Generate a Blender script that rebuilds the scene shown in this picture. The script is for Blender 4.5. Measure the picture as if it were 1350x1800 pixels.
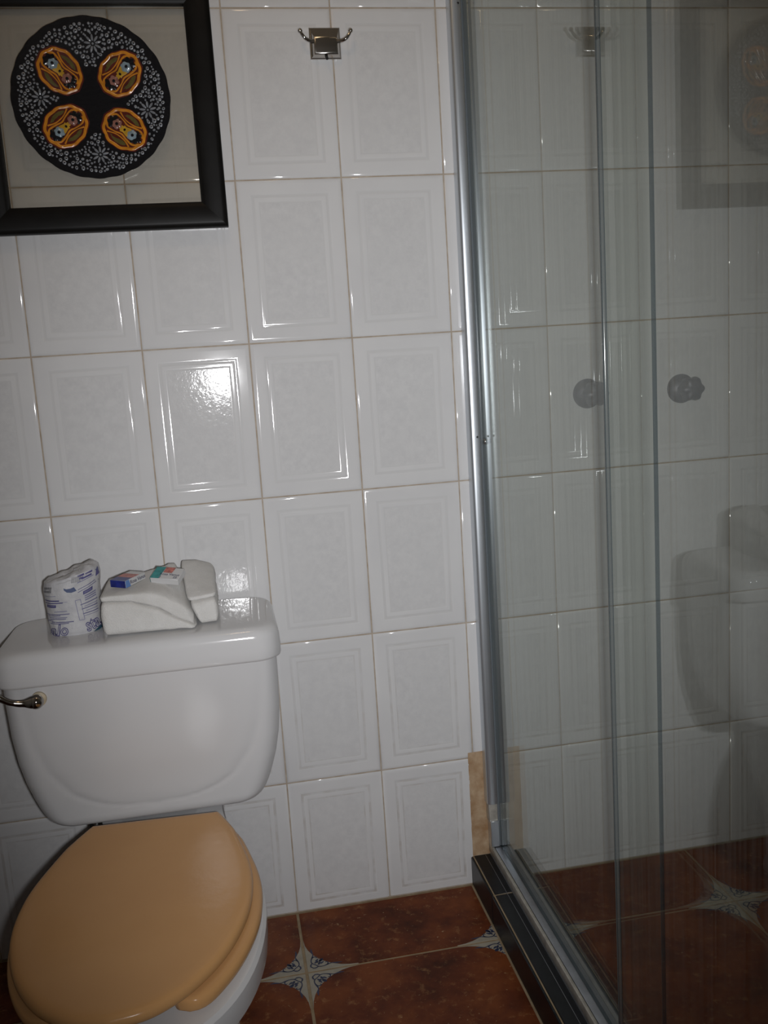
import bpy, bmesh, math, random
from mathutils import Vector, Matrix, noise

random.seed(7)
PI = math.pi
for o in list(bpy.data.objects):
    bpy.data.objects.remove(o)
sc = bpy.context.scene
COL = sc.collection

# ------------------------------------------------------------------ camera
cam_d = bpy.data.cameras.new('camera')
cam = bpy.data.objects.new('camera', cam_d)
COL.objects.link(cam)
cam_d.sensor_fit = 'VERTICAL'
cam_d.sensor_height = 24.0
cam_d.sensor_width = 18.0
cam_d.lens = 1634.32 / 1800 * 24.0
cam_d.clip_start = 0.01
cam.location = (-0.27336, -1.82545, 1.15137)
cam.rotation_euler = (1.4052031, 0.0634212, -0.1809423)
sc.camera = cam

# ------------------------------------------------------------------ world, lights, exposure
world = bpy.data.worlds.new('world')
sc.world = world
world.use_nodes = True
world.node_tree.nodes['Background'].inputs[0].default_value = (0.02, 0.02, 0.02, 1)
world.node_tree.nodes['Background'].inputs[1].default_value = 0.05

def lamp(name, kind, loc, energy, color=(1, 1, 1), target=None, **kw):
    d = bpy.data.lights.new(name, kind)
    d.energy = energy
    d.color = color
    for k, v in kw.items():
        setattr(d, k, v)
    o = bpy.data.objects.new(name, d)
    COL.objects.link(o)
    o.location = loc
    if target is not None:
        o.rotation_euler = (Vector(target) - Vector(loc)).to_track_quat('-Z', 'Y').to_euler()
    return o

# the small built-in flash of the hand-held camera, right beside its lens
flash = lamp('flash_lamp', 'SPOT', (-0.235, -1.815, 1.117), 67.0, (0.98, 0.98, 1.0), target=(0.040, 0.0, 0.924),
             shadow_soft_size=0.018, spot_size=math.radians(80), spot_blend=1.0)
flash.scale = (0.80, 1.13, 1.0)      # the oblong reflector throws a beam taller than wide
# the dim warm ceiling bulb of the bathroom
lamp('ceiling_bulb', 'POINT', (-0.25, -0.62, 2.28), 1.5, (1.0, 0.70, 0.40), shadow_soft_size=0.05)

sc.view_settings.view_transform = 'Standard'
sc.view_settings.look = 'None'
sc.view_settings.exposure = 0.0
sc.view_settings.gamma = 1.0
sc.view_settings.use_curve_mapping = False

# ------------------------------------------------------------------ materials
class NT:
    def __init__(self, name):
        self.m = bpy.data.materials.new(name)
        self.m.use_nodes = True
        self.t = self.m.node_tree
        self.b = self.t.nodes['Principled BSDF']
        self.out = self.t.nodes['Material Output']
    def n(self, kind, **kw):
        nd = self.t.nodes.new(kind)
        for k, v in kw.items():
            if isinstance(k, str) and hasattr(nd, k):
                setattr(nd, k, v)
            else:
                nd.inputs[k].default_value = v
        return nd
    def l(self, a, b):
        self.t.links.new(a, b)
    def coords(self, kind='Object', scale=(1, 1, 1), rnd=False):
        tc = self.n('ShaderNodeTexCoord')
        mp = self.n('ShaderNodeMapping')
        mp.inputs['Scale'].default_value = scale
        self.l(tc.outputs[kind], mp.inputs['Vector'])
        if rnd:
            oi = self.n('ShaderNodeObjectInfo')
            ml = self.n('ShaderNodeMath', operation='MULTIPLY')
            ml.inputs[1].default_value = 37.0
            self.l(oi.outputs['Random'], ml.inputs[0])
            self.l(ml.outputs[0], mp.inputs['Location'])
        return mp.outputs[0]
    def noise(self, vec, scale, detail=3.0, rough=0.55):
        nd = self.n('ShaderNodeTexNoise')
        nd.inputs['Scale'].default_value = scale
        nd.inputs['Detail'].default_value = detail
        nd.inputs['Roughness'].default_value = rough
        self.l(vec, nd.inputs['Vector'])
        return nd.outputs['Fac']
    def ramp(self, fac, stops):
        r = self.n('ShaderNodeValToRGB')
        e = r.color_ramp.elements
        while len(e) < len(stops):
            e.new(0.5)
        for el, (p, c) in zip(e, stops):
            el.position = p
            el.color = (*c, 1) if len(c) == 3 else c
        self.l(fac, r.inputs[0])
        return r.outputs[0]
    def mix(self, fac, a, b, mode='MIX'):
        m = self.n('ShaderNodeMix', data_type='RGBA', blend_type=mode)
        for v, s in ((fac, m.inputs[0]), (a, m.inputs[6]), (b, m.inputs[7])):
            if isinstance(v, (int, float)):
                s.default_value = v
            elif isinstance(v, tuple):
                s.default_value = (*v, 1)
            else:
                self.l(v, s)
        return m.outputs[2]
    def bump(self, h, strength, dist):
        b = self.n('ShaderNodeBump')
        b.inputs['Strength'].default_value = strength
        b.inputs['Distance'].default_value = dist
        self.l(h, b.inputs['Height'])
        self.l(b.outputs[0], self.b.inputs['Normal'])
    def base(self, c, rough=0.5, metal=0.0, spec=0.5, coat=0.0):
        if isinstance(c, tuple):
            self.b.inputs['Base Color'].default_value = (*c, 1)
        else:
            self.l(c, self.b.inputs['Base Color'])
        self.b.inputs['Roughness'].default_value = rough
        self.b.inputs['Metallic'].default_value = metal
        self.b.inputs['Specular IOR Level'].default_value = spec
        self.b.inputs['Coat Weight'].default_value = coat
        self.b.inputs['Coat Roughness'].default_value = 0.05
        return self.m

def plain(name, c, rough=0.5, metal=0.0, spec=0.5, var=0.0, scale=20.0, bump=0.0, bscale=60.0):
    k = NT(name)
    v = k.coords()
    if var:
        f = k.noise(v, scale)
        a = tuple(x * (1 - var) for x in c)
        b = tuple(min(1, x * (1 + var)) for x in c)
        k.base(k.ramp(f, [(0.3, a), (0.7, b)]), rough, metal, spec)
    else:
        k.base(c, rough, metal, spec)
    if bump:
        k.bump(k.noise(v, bscale, 4), bump, 0.002)
    return k.m

M = {}
TILE_W = (0.70, 0.70, 0.70)
# glossy white wall tile: flat border
k = NT('tile_glaze'); v = k.coords(rnd=True)
f = k.noise(v, 9, 3)
k.base(k.ramp(f, [(0.3, (0.68, 0.68, 0.685)), (0.7, (0.72, 0.72, 0.72))]), 0.055, spec=0.5)
k.bump(k.noise(v, 20, 2), 0.05, 0.001)
M['tile'] = k.m
# marbled inner field
k = NT('tile_marbled_field'); v = k.coords(rnd=True)
f = k.noise(v, 62, 5, 0.7); f2 = k.noise(v, 11, 3)
c = k.ramp(f, [(0.36, (0.635, 0.635, 0.64)), (0.64, (0.70, 0.70, 0.70))])
c = k.mix(k.ramp(f2, [(0.35, (0, 0, 0)), (0.7, (0.55, 0.55, 0.55))]), c, (0.665, 0.665, 0.665))
k.base(c, 0.06, spec=0.5)
k.bump(k.noise(v, 110, 3), 0.22, 0.001)
M['field'] = k.m
# embossed frame line; grime settles in the low rows
k = NT('tile_groove'); v = k.coords(rnd=True)
geo = k.n('ShaderNodeNewGeometry'); sx = k.n('ShaderNodeSeparateXYZ'); k.l(geo.outputs['Position'], sx.inputs[0])
low = k.n('ShaderNodeMapRange'); k.l(sx.outputs[2], low.inputs[0])
low.inputs[1].default_value = 0.75; low.inputs[2].default_value = 0.05
low.inputs[3].default_value = 0.0; low.inputs[4].default_value = 0.6
g = k.n('ShaderNodeMath', operation='MULTIPLY'); k.l(low.outputs[0], g.inputs[0])
k.l(k.ramp(k.noise(v, 28, 4), [(0.42, (0, 0, 0)), (0.62, (1, 1, 1))]), g.inputs[1])
k.base(k.mix(g.outputs[0], (0.665, 0.665, 0.665), (0.50, 0.46, 0.42)), 0.06, spec=0.5)
M['groove'] = k.m

def grout(name, a, b):
    k = NT(name); v = k.coords()
    k.base(k.ramp(k.noise(v, 35, 5), [(0.3, a), (0.7, b)]), 0.85, spec=0.2)
    k.bump(k.noise(v, 300, 3), 0.4, 0.001)
    return k.m
M['grout'] = grout('wall_grout', (0.36, 0.29, 0.22), (0.52, 0.455, 0.38))
M['fgrout'] = grout('floor_grout', (0.27, 0.20, 0.12), (0.40, 0.31, 0.20))
M['plaster'] = grout('bare_tan_plaster', (0.34, 0.20, 0.10), (0.56, 0.42, 0.28))
# rust brown floor tile
k = NT('floor_rust_glaze'); v = k.coords(rnd=True)
n1 = k.noise(v, 9, 6, 0.62); n2 = k.noise(v, 55, 5, 0.7); n3 = k.noise(v, 130, 2)
c = k.ramp(n1, [(0.30, (0.045, 0.010, 0.003)), (0.48, (0.13, 0.030, 0.008)), (0.62, (0.20, 0.054, 0.013)), (0.78, (0.16, 0.042, 0.013))])
c = k.mix(k.ramp(n2, [(0.56, (0, 0, 0)), (0.72, (0.5, 0.5, 0.5))]), c, (0.42, 0.22, 0.09))
c = k.mix(k.ramp(n3, [(0.70, (0, 0, 0)), (0.78, (0.7, 0.7, 0.7))]), c, (0.48, 0.34, 0.19))
k.base(c, 0.42, spec=0.16)
k.bump(n1, 0.15, 0.004)
M['rust'] = k.m
M['cream'] = plain('floor_corner_cream', (0.36, 0.33, 0.265), 0.45, spec=0.4, var=0.10, scale=60)
M['blue_ink'] = plain('floor_corner_blue', (0.018, 0.028, 0.075), 0.45, var=0.3, scale=90)
M['black_tile'] = plain('black_curb_tile', (0.008, 0.009, 0.011), 0.35, spec=0.3, var=0.3, scale=30, bump=0.1)
M['tank_china'] = plain('tank_china', (0.64, 0.64, 0.645), 0.19, spec=0.4, var=0.02, scale=4)
M['china'] = plain('white_china', (0.64, 0.64, 0.645), 0.08, spec=0.5, var=0.02, scale=4)
k = NT('beige_seat_plastic'); v = k.coords()
k.base(k.ramp(k.noise(v, 5, 3), [(0.3, (0.56, 0.305, 0.125)), (0.7, (0.60, 0.335, 0.14))]), 0.21, spec=0.16)
k.bump(k.noise(v, 48, 3), 0.16, 0.002)
M['seat'] = k.m
M['stain'] = plain('rust_stain', (0.48, 0.40, 0.27), 0.5, var=0.2, scale=60)
M['chrome'] = plain('chrome', (0.62, 0.61, 0.60), 0.07, 1.0, bump=0.02)
M['lever_chrome'] = plain('lever_chrome', (0.42, 0.40, 0.37), 0.10, 1.0)
M['hook_chrome'] = plain('hook_chrome', (0.60, 0.58, 0.55), 0.2, 1.0)
M['satin'] = plain('dull_valve_metal', (0.15, 0.145, 0.16), 0.48, 0.55, var=0.2, scale=40)
M['dark_metal'] = plain('dark_screw', (0.05, 0.05, 0.05), 0.4, 0.8)
k = NT('brushed_aluminium'); v = k.coords(scale=(300, 300, 3))
f = k.noise(v, 1.0, 3)
k.base(k.ramp(f, [(0.3, (0.56, 0.60, 0.64)), (0.7, (0.68, 0.72, 0.76))]), 0.36, 0.85)
M['alu'] = k.m
M['alu_dark'] = plain('dark_satin_aluminium', (0.30, 0.31, 0.33), 0.4, 0.85, var=0.1, scale=40)
M['alu_dull'] = plain('weathered_aluminium', (0.46, 0.44, 0.39), 0.5, 0.3, var=0.25, scale=60)
M['gasket'] = plain('grey_rubber_gasket', (0.16, 0.18, 0.20), 0.25)
M['frame'] = plain('black_lacquered_wood', (0.008, 0.0075, 0.007), 0.42, spec=0.16, var=0.2, scale=30, bump=0.05, bscale=40)
M['p_black'] = plain('plate_black_glaze', (0.010, 0.010, 0.012), 0.18, spec=0.5, bump=0.25, bscale=110)
M['p_grey'] = plain('plate_grey_dots', (0.22, 0.235, 0.26), 0.2, spec=0.6, var=0.25, scale=90)
M['p_orange'] = plain('plate_orange_glaze', (0.60, 0.23, 0.02), 0.22, var=0.2, scale=90)
M['p_yellow'] = plain('plate_yellow_glaze', (0.52, 0.30, 0.03), 0.22, var=0.2, scale=90)
M['p_red'] = plain('plate_red_halo', (0.10, 0.018, 0.012), 0.25, var=0.3, scale=90)
M['p_blue'] = plain('plate_pale_blue', (0.25, 0.33, 0.38), 0.2, var=0.2, scale=90)
M['p_pink'] = plain('plate_dusky_pink', (0.30, 0.14, 0.11), 0.2, var=0.2, scale=90)
M['p_green'] = plain('plate_olive', (0.12, 0.10, 0.03), 0.2, var=0.2, scale=90)
k = NT('white_terry'); v = k.coords()
f = k.noise(v, 620, 2, 0.6); f2 = k.noise(v, 40, 3)
k.base(k.ramp(f2, [(0.3, (0.655, 0.645, 0.62)), (0.7, (0.72, 0.71, 0.69))]), 0.95, spec=0.1)
k.b.inputs['Sheen Weight'].default_value = 0.15
k.bump(f, 0.55, 0.003)
M['terry'] = k.m
k = NT('paper_wrapper'); v = k.coords()
k.base(k.ramp(k.noise(v, 50, 3), [(0.3, (0.50, 0.50, 0.52)), (0.7, (0.60, 0.60, 0.61))]), 0.45, spec=0.3)
k.bump(k.noise(v, 55, 4), 0.6, 0.004)
M['wrap'] = k.m
M['ink'] = plain('violet_print', (0.085, 0.08, 0.22), 0.5)
M['ink_dim'] = plain('pale_violet_print', (0.21, 0.21, 0.34), 0.5)
M['ink_grey'] = plain('grey_print', (0.11, 0.11, 0.12), 0.5)
M['slate'] = plain('slate_blue_print', (0.10, 0.13, 0.24), 0.45)
M['teal_d'] = plain('dark_teal_print', (0.03, 0.09, 0.14), 0.45)
M['box_white'] = plain('white_carton', (0.62, 0.62, 0.62), 0.35)
M['box_navy'] = plain('navy_carton', (0.015, 0.025, 0.18), 0.3, var=0.4, scale=90)
M['box_sky'] = plain('sky_blue_carton', (0.12, 0.25, 0.55), 0.3)
M['box_teal'] = plain('teal_carton', (0.03, 0.26, 0.26), 0.3, var=0.3, scale=80)
M['box_pink'] = plain('pink_flower_print', (0.50, 0.16, 0.13), 0.35, var=0.5, scale=140)
M['box_red'] = plain('red_print', (0.32, 0.03, 0.04), 0.35)
M['text'] = plain('dark_lettering', (0.03, 0.03, 0.09), 0.5)
M['paint'] = plain('off_white_ceiling_paint', (0.62, 0.60, 0.56), 0.8, var=0.03)
# plain tiled wall, out of the photograph
k = NT('side_wall_tiling'); v = k.coords(kind='Generated')
tc = k.n('ShaderNodeTexCoord'); br = k.n('ShaderNodeTexBrick', offset=0.0)
br.inputs['Color1'].default_value = (0.7, 0.7, 0.7, 1); br.inputs['Color2'].default_value = (0.68, 0.68, 0.68, 1)
br.inputs['Mortar'].default_value = (0.4, 0.33, 0.27, 1)
br.inputs['Scale'].default_value = 1.0; br.inputs['Mortar Size'].default_value = 0.002
br.inputs['Brick Width'].default_value = 0.2; br.inputs['Row Height'].default_value = 0.3
sp = k.n('ShaderNodeSeparateXYZ'); k.l(tc.outputs['Object'], sp.inputs[0])
ad = k.n('ShaderNodeMath', operation='ADD'); k.l(sp.outputs[0], ad.inputs[0]); k.l(sp.outputs[1], ad.inputs[1])
cb = k.n('ShaderNodeCombineXYZ'); k.l(ad.outputs[0], cb.inputs[0]); k.l(sp.outputs[2], cb.inputs[1])
k.l(cb.outputs[0], br.inputs['Vector'])
k.base(br.outputs['Color'], 0.12)
M['sidewall'] = k.m

# thin clear glass: each face passes light straight and mirrors by the Fresnel law; faint soap streaks
def glass_mat(name, tint, scum):
    k = NT(name)
    k.t.nodes.remove(k.b)
    geo = k.n('ShaderNodeNewGeometry')
    ior = k.n('ShaderNodeMapRange')
    ior.inputs[3].default_value = 1.5; ior.inputs[4].default_value = 1 / 1.5
    k.l(geo.outputs['Backfacing'], ior.inputs[0])
    fr = k.n('ShaderNodeFresnel'); k.l(ior.outputs[0], fr.inputs['IOR'])
    tr = k.n('ShaderNodeBsdfTransparent'); tr.inputs[0].default_value = (*tint, 1)
    gl = k.n('ShaderNodeBsdfGlossy'); gl.inputs['Roughness'].default_value = 0.012
    gl.inputs['Color'].default_value = (0.9, 0.95, 0.95, 1)
    m1 = k.n('ShaderNodeMixShader'); k.l(fr.outputs[0], m1.inputs[0]); k.l(tr.outputs[0], m1.inputs[1]); k.l(gl.outputs[0], m1.inputs[2])
    df = k.n('ShaderNodeBsdfDiffuse'); df.inputs[0].default_value = (0.5, 0.55, 0.54, 1)
    v = k.coords(scale=(150, 150, 2.2))
    s = k.ramp(k.noise(v, 1.2, 4, 0.65), [(0.35, (0, 0, 0)), (0.75, (scum, scum, scum))])
    m2 = k.n('ShaderNodeMixShader'); k.l(s, m2.inputs[0]); k.l(m1.outputs[0], m2.inputs[1]); k.l(df.outputs[0], m2.inputs[2])
    k.l(m2.outputs[0], k.out.inputs[0])
    return k.m
M['glass'] = glass_mat('clear_shower_glass', (0.945, 0.955, 0.935), 0.055)
M['seal'] = plain('grey_edge_seal', (0.10, 0.11, 0.11), 0.12, spec=0.6)
M['tinted'] = glass_mat('tinted_frame_glass', (0.885, 0.87, 0.84), 0.02)  # brownish tint darkens the tiles seen inside the frame
M['glass_edge'] = plain('green_glass_edge', (0.004, 0.022, 0.030), 0.3, spec=0.12)

# ------------------------------------------------------------------ object helpers
def link(name, me, mats=(), parent=None, loc=None):
    o = bpy.data.objects.new(name, me)
    COL.objects.link(o)
    if isinstance(mats, str):
        mats = (mats,)
    for m in mats:
        if M[m].name not in [x.name for x in me.materials if x]:
            me.materials.append(M[m])
    if parent is not None:
        o.parent = parent
    if loc is not None:
        o.location = loc
    return o

def tag(o, label=None, cat=None, group=None, kind=None):
    for kk, vv in (('label', label), ('category', cat), ('group', group), ('kind', kind)):
        if vv:
            o[kk] = vv
    return o

def empty(name, loc=(0, 0, 0)):
    o = bpy.data.objects.new(name, None)
    COL.objects.link(o)
    o.location = loc
    o.empty_display_size = 0.05
    return o

def from_bm(name, bm, mats, parent=None, smooth=True, loc=None, angle=40):
    me = bpy.data.meshes.new(name)
    bmesh.ops.recalc_face_normals(bm, faces=bm.faces)
    if smooth:
        for f in bm.faces:
            f.smooth = True
        lim = math.radians(angle)
        for e in bm.edges:
            if len(e.link_faces) == 2 and e.calc_face_angle(0) > lim:
                e.smooth = False
    bm.to_mesh(me)
    bm.free()
    return link(name, me, mats, parent, loc)

def add_box(bm, x0, x1, y0, y1, z0, z1, bev=0.0, seg=2, mi=0):
    vs = [bm.verts.new((x, y, z)) for x in (x0, x1) for y in (y0, y1) for z in (z0, z1)]
    fs = []
    for q in ((0, 1, 3, 2), (4, 6, 7, 5), (0, 4, 5, 1), (2, 3, 7, 6), (0, 2, 6, 4), (1, 5, 7, 3)):
        f = bm.faces.new([vs[i] for i in q]); f.material_index = mi; fs.append(f)
    if bev:
        es = list({e for f in fs for e in f.edges})
        bmesh.ops.bevel(bm, geom=es, offset=bev, segments=seg, profile=0.5, affect='EDGES', clamp_overlap=True)
    return fs

def box_obj(name, dims, mats, parent=None, bev=0.0, seg=2, smooth=True):
    bm = bmesh.new(); add_box(bm, *dims, bev=bev, seg=seg)
    return from_bm(name, bm, mats, parent, smooth)

def loft(bm, loops, cap0=True, cap1=True, mi=0):
    rows = [[bm.verts.new(p) for p in lp] for lp in loops]
    n = len(rows[0])
    for a, b in zip(rows, rows[1:]):
        for i in range(n):
            f = bm.faces.new((a[i], a[(i + 1) % n], b[(i + 1) % n], b[i])); f.material_index = mi
    for on, row in ((cap0, list(reversed(rows[0]))), (cap1, rows[-1])):
        if on and n > 24:
            cvt = bm.verts.new(sum((q.co for q in row), Vector()) / n)
            for i in range(n):
                bm.faces.new((row[i], row[(i + 1) % n], cvt)).material_index = mi
        elif on:
            bm.faces.new(row).material_index = mi
    return rows

def frame_axes(d):
    d = d.normalized()
    up = Vector((0, 0, 1)) if abs(d.z) < 0.95 else Vector((1, 0, 0))
    a = d.cross(up).normalized()
    return a, a.cross(d).normalized()

def add_tube(bm, pts, rad, n=12, mi=0):
    pts = [Vector(p) for p in pts]
    if not isinstance(rad, (list, tuple)):
        rad = [rad] * len(pts)
    loops = []
    for i, p in enumerate(pts):
        d = pts[min(i + 1, len(pts) - 1)] - pts[max(i - 1, 0)]
        a, b = frame_axes(d)
        loops.append([p + (a * math.cos(t) + b * math.sin(t)) * rad[i] for t in [2 * PI * j / n for j in range(n)]])
    loft(bm, loops, mi=mi)

def add_lathe(bm, prof, center, axis, n=32, mi=0, wob=None):
    """prof: list of (distance along axis, radius)"""
    c = Vector(center); ax = Vector(axis).normalized(); a, b = frame_axes(ax)
    loops = []
    for s, r in prof:
        lp = []
        for j in range(n):
            t = 2 * PI * j / n
            rr = r * (wob(t, s) if wob else 1)
            lp.append(c + ax * s + (a * math.cos(t) + b * math.sin(t)) * max(rr, 1e-5))
        loops.append(lp)
    loft(bm, loops, mi=mi)

def catmull(pts, k=8):
    P = [Vector(p) for p in pts]
    out = []
    for i in range(len(P) - 1):
        p0, p1, p2, p3 = P[max(i - 1, 0)], P[i], P[i + 1], P[min(i + 2, len(P) - 1)]
        for j in range(k):
            t = j / k
            out.append(0.5 * ((2 * p1) + (p2 - p0) * t + (2 * p0 - 5 * p1 + 4 * p2 - p3) * t * t + (3 * p1 - p0 - 3 * p2 + p3) * t ** 3))
    out.append(P[-1])
    return out

def interp(xs, ys, x):
    if x <= xs[0]:
        return ys[0]
    for i in range(len(xs) - 1):
        if x <= xs[i + 1]:
            t = (x - xs[i]) / (xs[i + 1] - xs[i])
            return ys[i] + (ys[i + 1] - ys[i]) * t
    return ys[-1]

def sstep(a, b, x):
    t = min(1, max(0, (x - a) / (b - a)))
    return t * t * (3 - 2 * t)

def text_bm(s, size, shear=0.0, bold=0.0):
    """flat 2-D lettering as a bmesh in the x/y plane, centred"""
    cu = bpy.data.curves.new('lettering', 'FONT')
    cu.body = s; cu.size = size; cu.align_x = 'CENTER'; cu.align_y = 'CENTER'
    cu.shear = shear; cu.offset = bold; cu.resolution_u = 3
    ob = bpy.data.objects.new('lettering', cu)
    COL.objects.link(ob)
    dg = bpy.context.evaluated_depsgraph_get()
    me = bpy.data.meshes.new_from_object(ob.evaluated_get(dg))
    bm = bmesh.new(); bm.from_mesh(me)
    bpy.data.objects.remove(ob); bpy.data.curves.remove(cu); bpy.data.meshes.remove(me)
    return bm

# ------------------------------------------------------------------ wall tiles
TW, TH, Z0 = 0.2, 0.3, 0.29154
GAP = 0.0020
RINGS = [(0.0, -0.0026, 48), (0.0012, -0.0012, 28), (0.0036, -0.0003, 12), (0.0080, 0, 0), (0.0235, 0, 0), (0.0262, -0.0003, -10),
         (0.0288, -0.0005, 0), (0.0314, -0.0003, 10), (0.0340, 0, 0), (0.0370, 0, 0), (0.0395, -0.0003, -9), (0.0420, -0.0004, 0)]
def tile_normal(x, z):
    hw, hh = TW / 2 - GAP / 2, TH / 2 - GAP / 2
    dx, dz = hw - abs(x), hh - abs(z)
    d = min(dx, dz)
    tilt = math.radians(interp([r[0] for r in RINGS], [r[2] for r in RINGS], max(d, 0)))
    if abs(dx - dz) < 2e-4:
        v = Vector((math.copysign(1, x), 0, math.copysign(1, z))).normalized()
    elif dx < dz:
        v = Vector((math.copysign(1, x), 0, 0))
    else:
        v = Vector((0, 0, math.copysign(1, z)))
    return (v * math.sin(tilt) + Vector((0, -math.cos(tilt), 0))).normalized()

tile_cache = {}
def tile_mesh(cuts=()):
    """one embossed wall tile, face at y=0 looking to -y; cuts = ((axis, lo/hi, value), ...) in tile coordinates"""
    if cuts in tile_cache:
        return tile_cache[cuts]
    hw, hh = TW / 2 - GAP / 2, TH / 2 - GAP / 2
    bm = bmesh.new()
    rows = []
    for d, h, t in RINGS:
        rows.append([bm.verts.new((sx * (hw - d), -h, sz * (hh - d))) for sx, sz in ((-1, -1), (1, -1), (1, 1), (-1, 1))])
    for i in range(len(rows) - 1):
        for j in range(4):
            f = bm.faces.new((rows[i][j], rows[i][(j + 1) % 4], rows[i + 1][(j + 1) % 4], rows[i + 1][j]))
            f.material_index = 2 if i in (5, 6, 10) else 0
    bm.faces.new(rows[-1]).material_index = 1
    for ax, side, val in cuts:
        co = Vector((0, 0, 0)); no = Vector((0, 0, 0))
        co[0 if ax == 'x' else 2] = val; no[0 if ax == 'x' else 2] = 1 if side == 'hi' else -1
        bmesh.ops.bisect_plane(bm, geom=bm.verts[:] + bm.edges[:] + bm.faces[:], plane_co=co, plane_no=no, clear_outer=True)
    for f in bm.faces:
        f.smooth = True
        f.normal_update()
        if f.normal.y > 0:
            f.normal_flip()
    me = bpy.data.meshes.new('wall_tile')
    bm.to_mesh(me); bm.free()
    for m in ('tile', 'field', 'groove'):
        me.materials.append(M[m])
    me.normals_split_custom_set_from_vertices([tile_normal(vv.co.x, vv.co.z) for vv in me.vertices])
    tile_cache[cuts] = me
    return me

XL, XR, YF, ZC = -0.95, 1.10, -2.45, 2.39154
wall_back = box_obj('wall_back', (XL, XR, 0.0022, 0.12, -0.05, ZC), 'grout', smooth=False)
tag(wall_back, kind='structure')
rt = random.Random(3)
for r in range(8):
    z_lo = Z0 + TH * (r - 1)
    for c in range(-5, 6):
        x_lo = c * TW
        cuts = []
        xc, zc = x_lo + TW / 2, z_lo + TH / 2
        if r == 0:
            cuts.append(('z', 'lo', 0.003 - zc))
        if x_lo < XL:
            cuts.append(('x', 'lo', XL + 0.002 - xc))
        if x_lo + TW > XR:
            cuts.append(('x', 'hi', XR - 0.002 - xc))
        if r == 0 and c == 0:
            cuts.append(('x', 'hi', 0.1895 - xc))
        if r == 0 and c == 1:
            cuts.append(('x', 'lo', 0.2380 - xc))
        o = link('wall_tile', tile_mesh(tuple(cuts)), (), wall_back, (xc, 0, zc))
        o.rotation_euler = (math.radians(rt.uniform(-0.05, 0.05)), 0, math.radians(rt.uniform(-0.07, 0.07)))
# bare strip where a sliver of tile has come off beside the shower jamb
bm = bmesh.new()
n = 26
for i in range(n + 1):
    z = 0.066 + (0.305 - 0.066) * i / n
    e = 0.0006 * noise.noise((z * 60, 0, 0))
    for j in range(5):
        x = 0.1885 + 0.050 * j / 4 + (noise.noise((z * 90, 3, 0)) * 0.0012 if j == 0 else 0)
        bm.verts.new((x, -0.0004 - 0.0007 * noise.noise((x * 150, z * 90, 1)) + e, z))
bm.verts.ensure_lookup_table()
for i in range(n):
    for j in range(4):
        a = i * 5 + j
        bm.faces.new((bm.verts[a], bm.verts[a + 1], bm.verts[a + 6], bm.verts[a + 5]))
tag(from_bm('plaster_patch', bm, 'plaster', wall_back), 'tan strip of bare plaster beside the shower jamb')

for nm, d, m in (('wall_left', (XL - 0.1, XL, YF, 0.12, -0.05, ZC), 'sidewall'), ('wall_right', (XR, XR + 0.1, YF, 0.12, -0.05, ZC), 'sidewall'),
                 ('wall_front', (XL - 0.1, XR + 0.1, YF - 0.1, YF, -0.05, ZC), 'sidewall'), ('ceiling', (XL - 0.1, XR + 0.1, YF - 0.1, 0.12, ZC, ZC + 0.1), 'paint')):
    tag(box_obj(nm, d, m, smooth=False), kind='structure')

# ------------------------------------------------------------------ floor
floor = box_obj('floor', (XL - 0.1, XR + 0.1, YF - 0.1, 0.12, -0.06, -0.0012), 'fgrout', smooth=False)
tag(floor, kind='structure')
FT = 0.4; FG = 0.0062; RC = 0.098
# blue corner scroll: strokes in corner coordinates, mirrored about the diagonal
STROKES = [([(0.066, 0.0105), (0.056, 0.0105), (0.047, 0.0125), (0.038, 0.0105), (0.030, 0.0075), (0.021, 0.0080), (0.0145, 0.0145)],
            [0.0004, 0.0016, 0.0006, 0.0013, 0.0008, 0.0009, 0.0009]),
           ([(0.036, 0.0095), (0.039, 0.014), (0.037, 0.019), (0.034, 0.017)], [0.0008, 0.0009, 0.0009, 0.0005]),
           ([(0.020, 0.0085), (0.015, 0.0055), (0.010, 0.0055), (0.0075, 0.0085)], [0.0006, 0.0012, 0.0010, 0.0006]),
           ([(0.0215, 0.0205), (0.026, 0.0175), (0.0315, 0.0215)], [0.0012, 0.0021, 0.0006]),
           ([(0.0225, 0.0225), (0.028, 0.026), (0.030, 0.030)], [0.0014, 0.0018, 0.0006]),
           ([(0.021, 0.020), (0.0215, 0.0150), (0.0185, 0.0145)], [0.0010, 0.0014, 0.0006])]
def flat_stroke(bm, pts, wid, z, mi, k=4):
    P = catmull([(p[0], p[1], 0) for p in pts], k)
    W = [interp(list(range(len(wid))), wid, i / k) for i in range(len(P))]
    prev = None
    for i, p in enumerate(P):
        d = (P[min(i + 1, len(P) - 1)] - P[max(i - 1, 0)]).normalized()
        nn = Vector((-d.y, d.x, 0))
        cur = (bm.verts.new((*(p + nn * W[i] * 1.3).xy, z)), bm.verts.new((*(p - nn * W[i] * 1.3).xy, z)))
        if prev:
            f = bm.faces.new((prev[0], cur[0], cur[1], prev[1])); f.material_index = mi
            f.normal_update()
            if f.normal.z < 0:
                f.normal_flip()
        prev = cur

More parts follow.
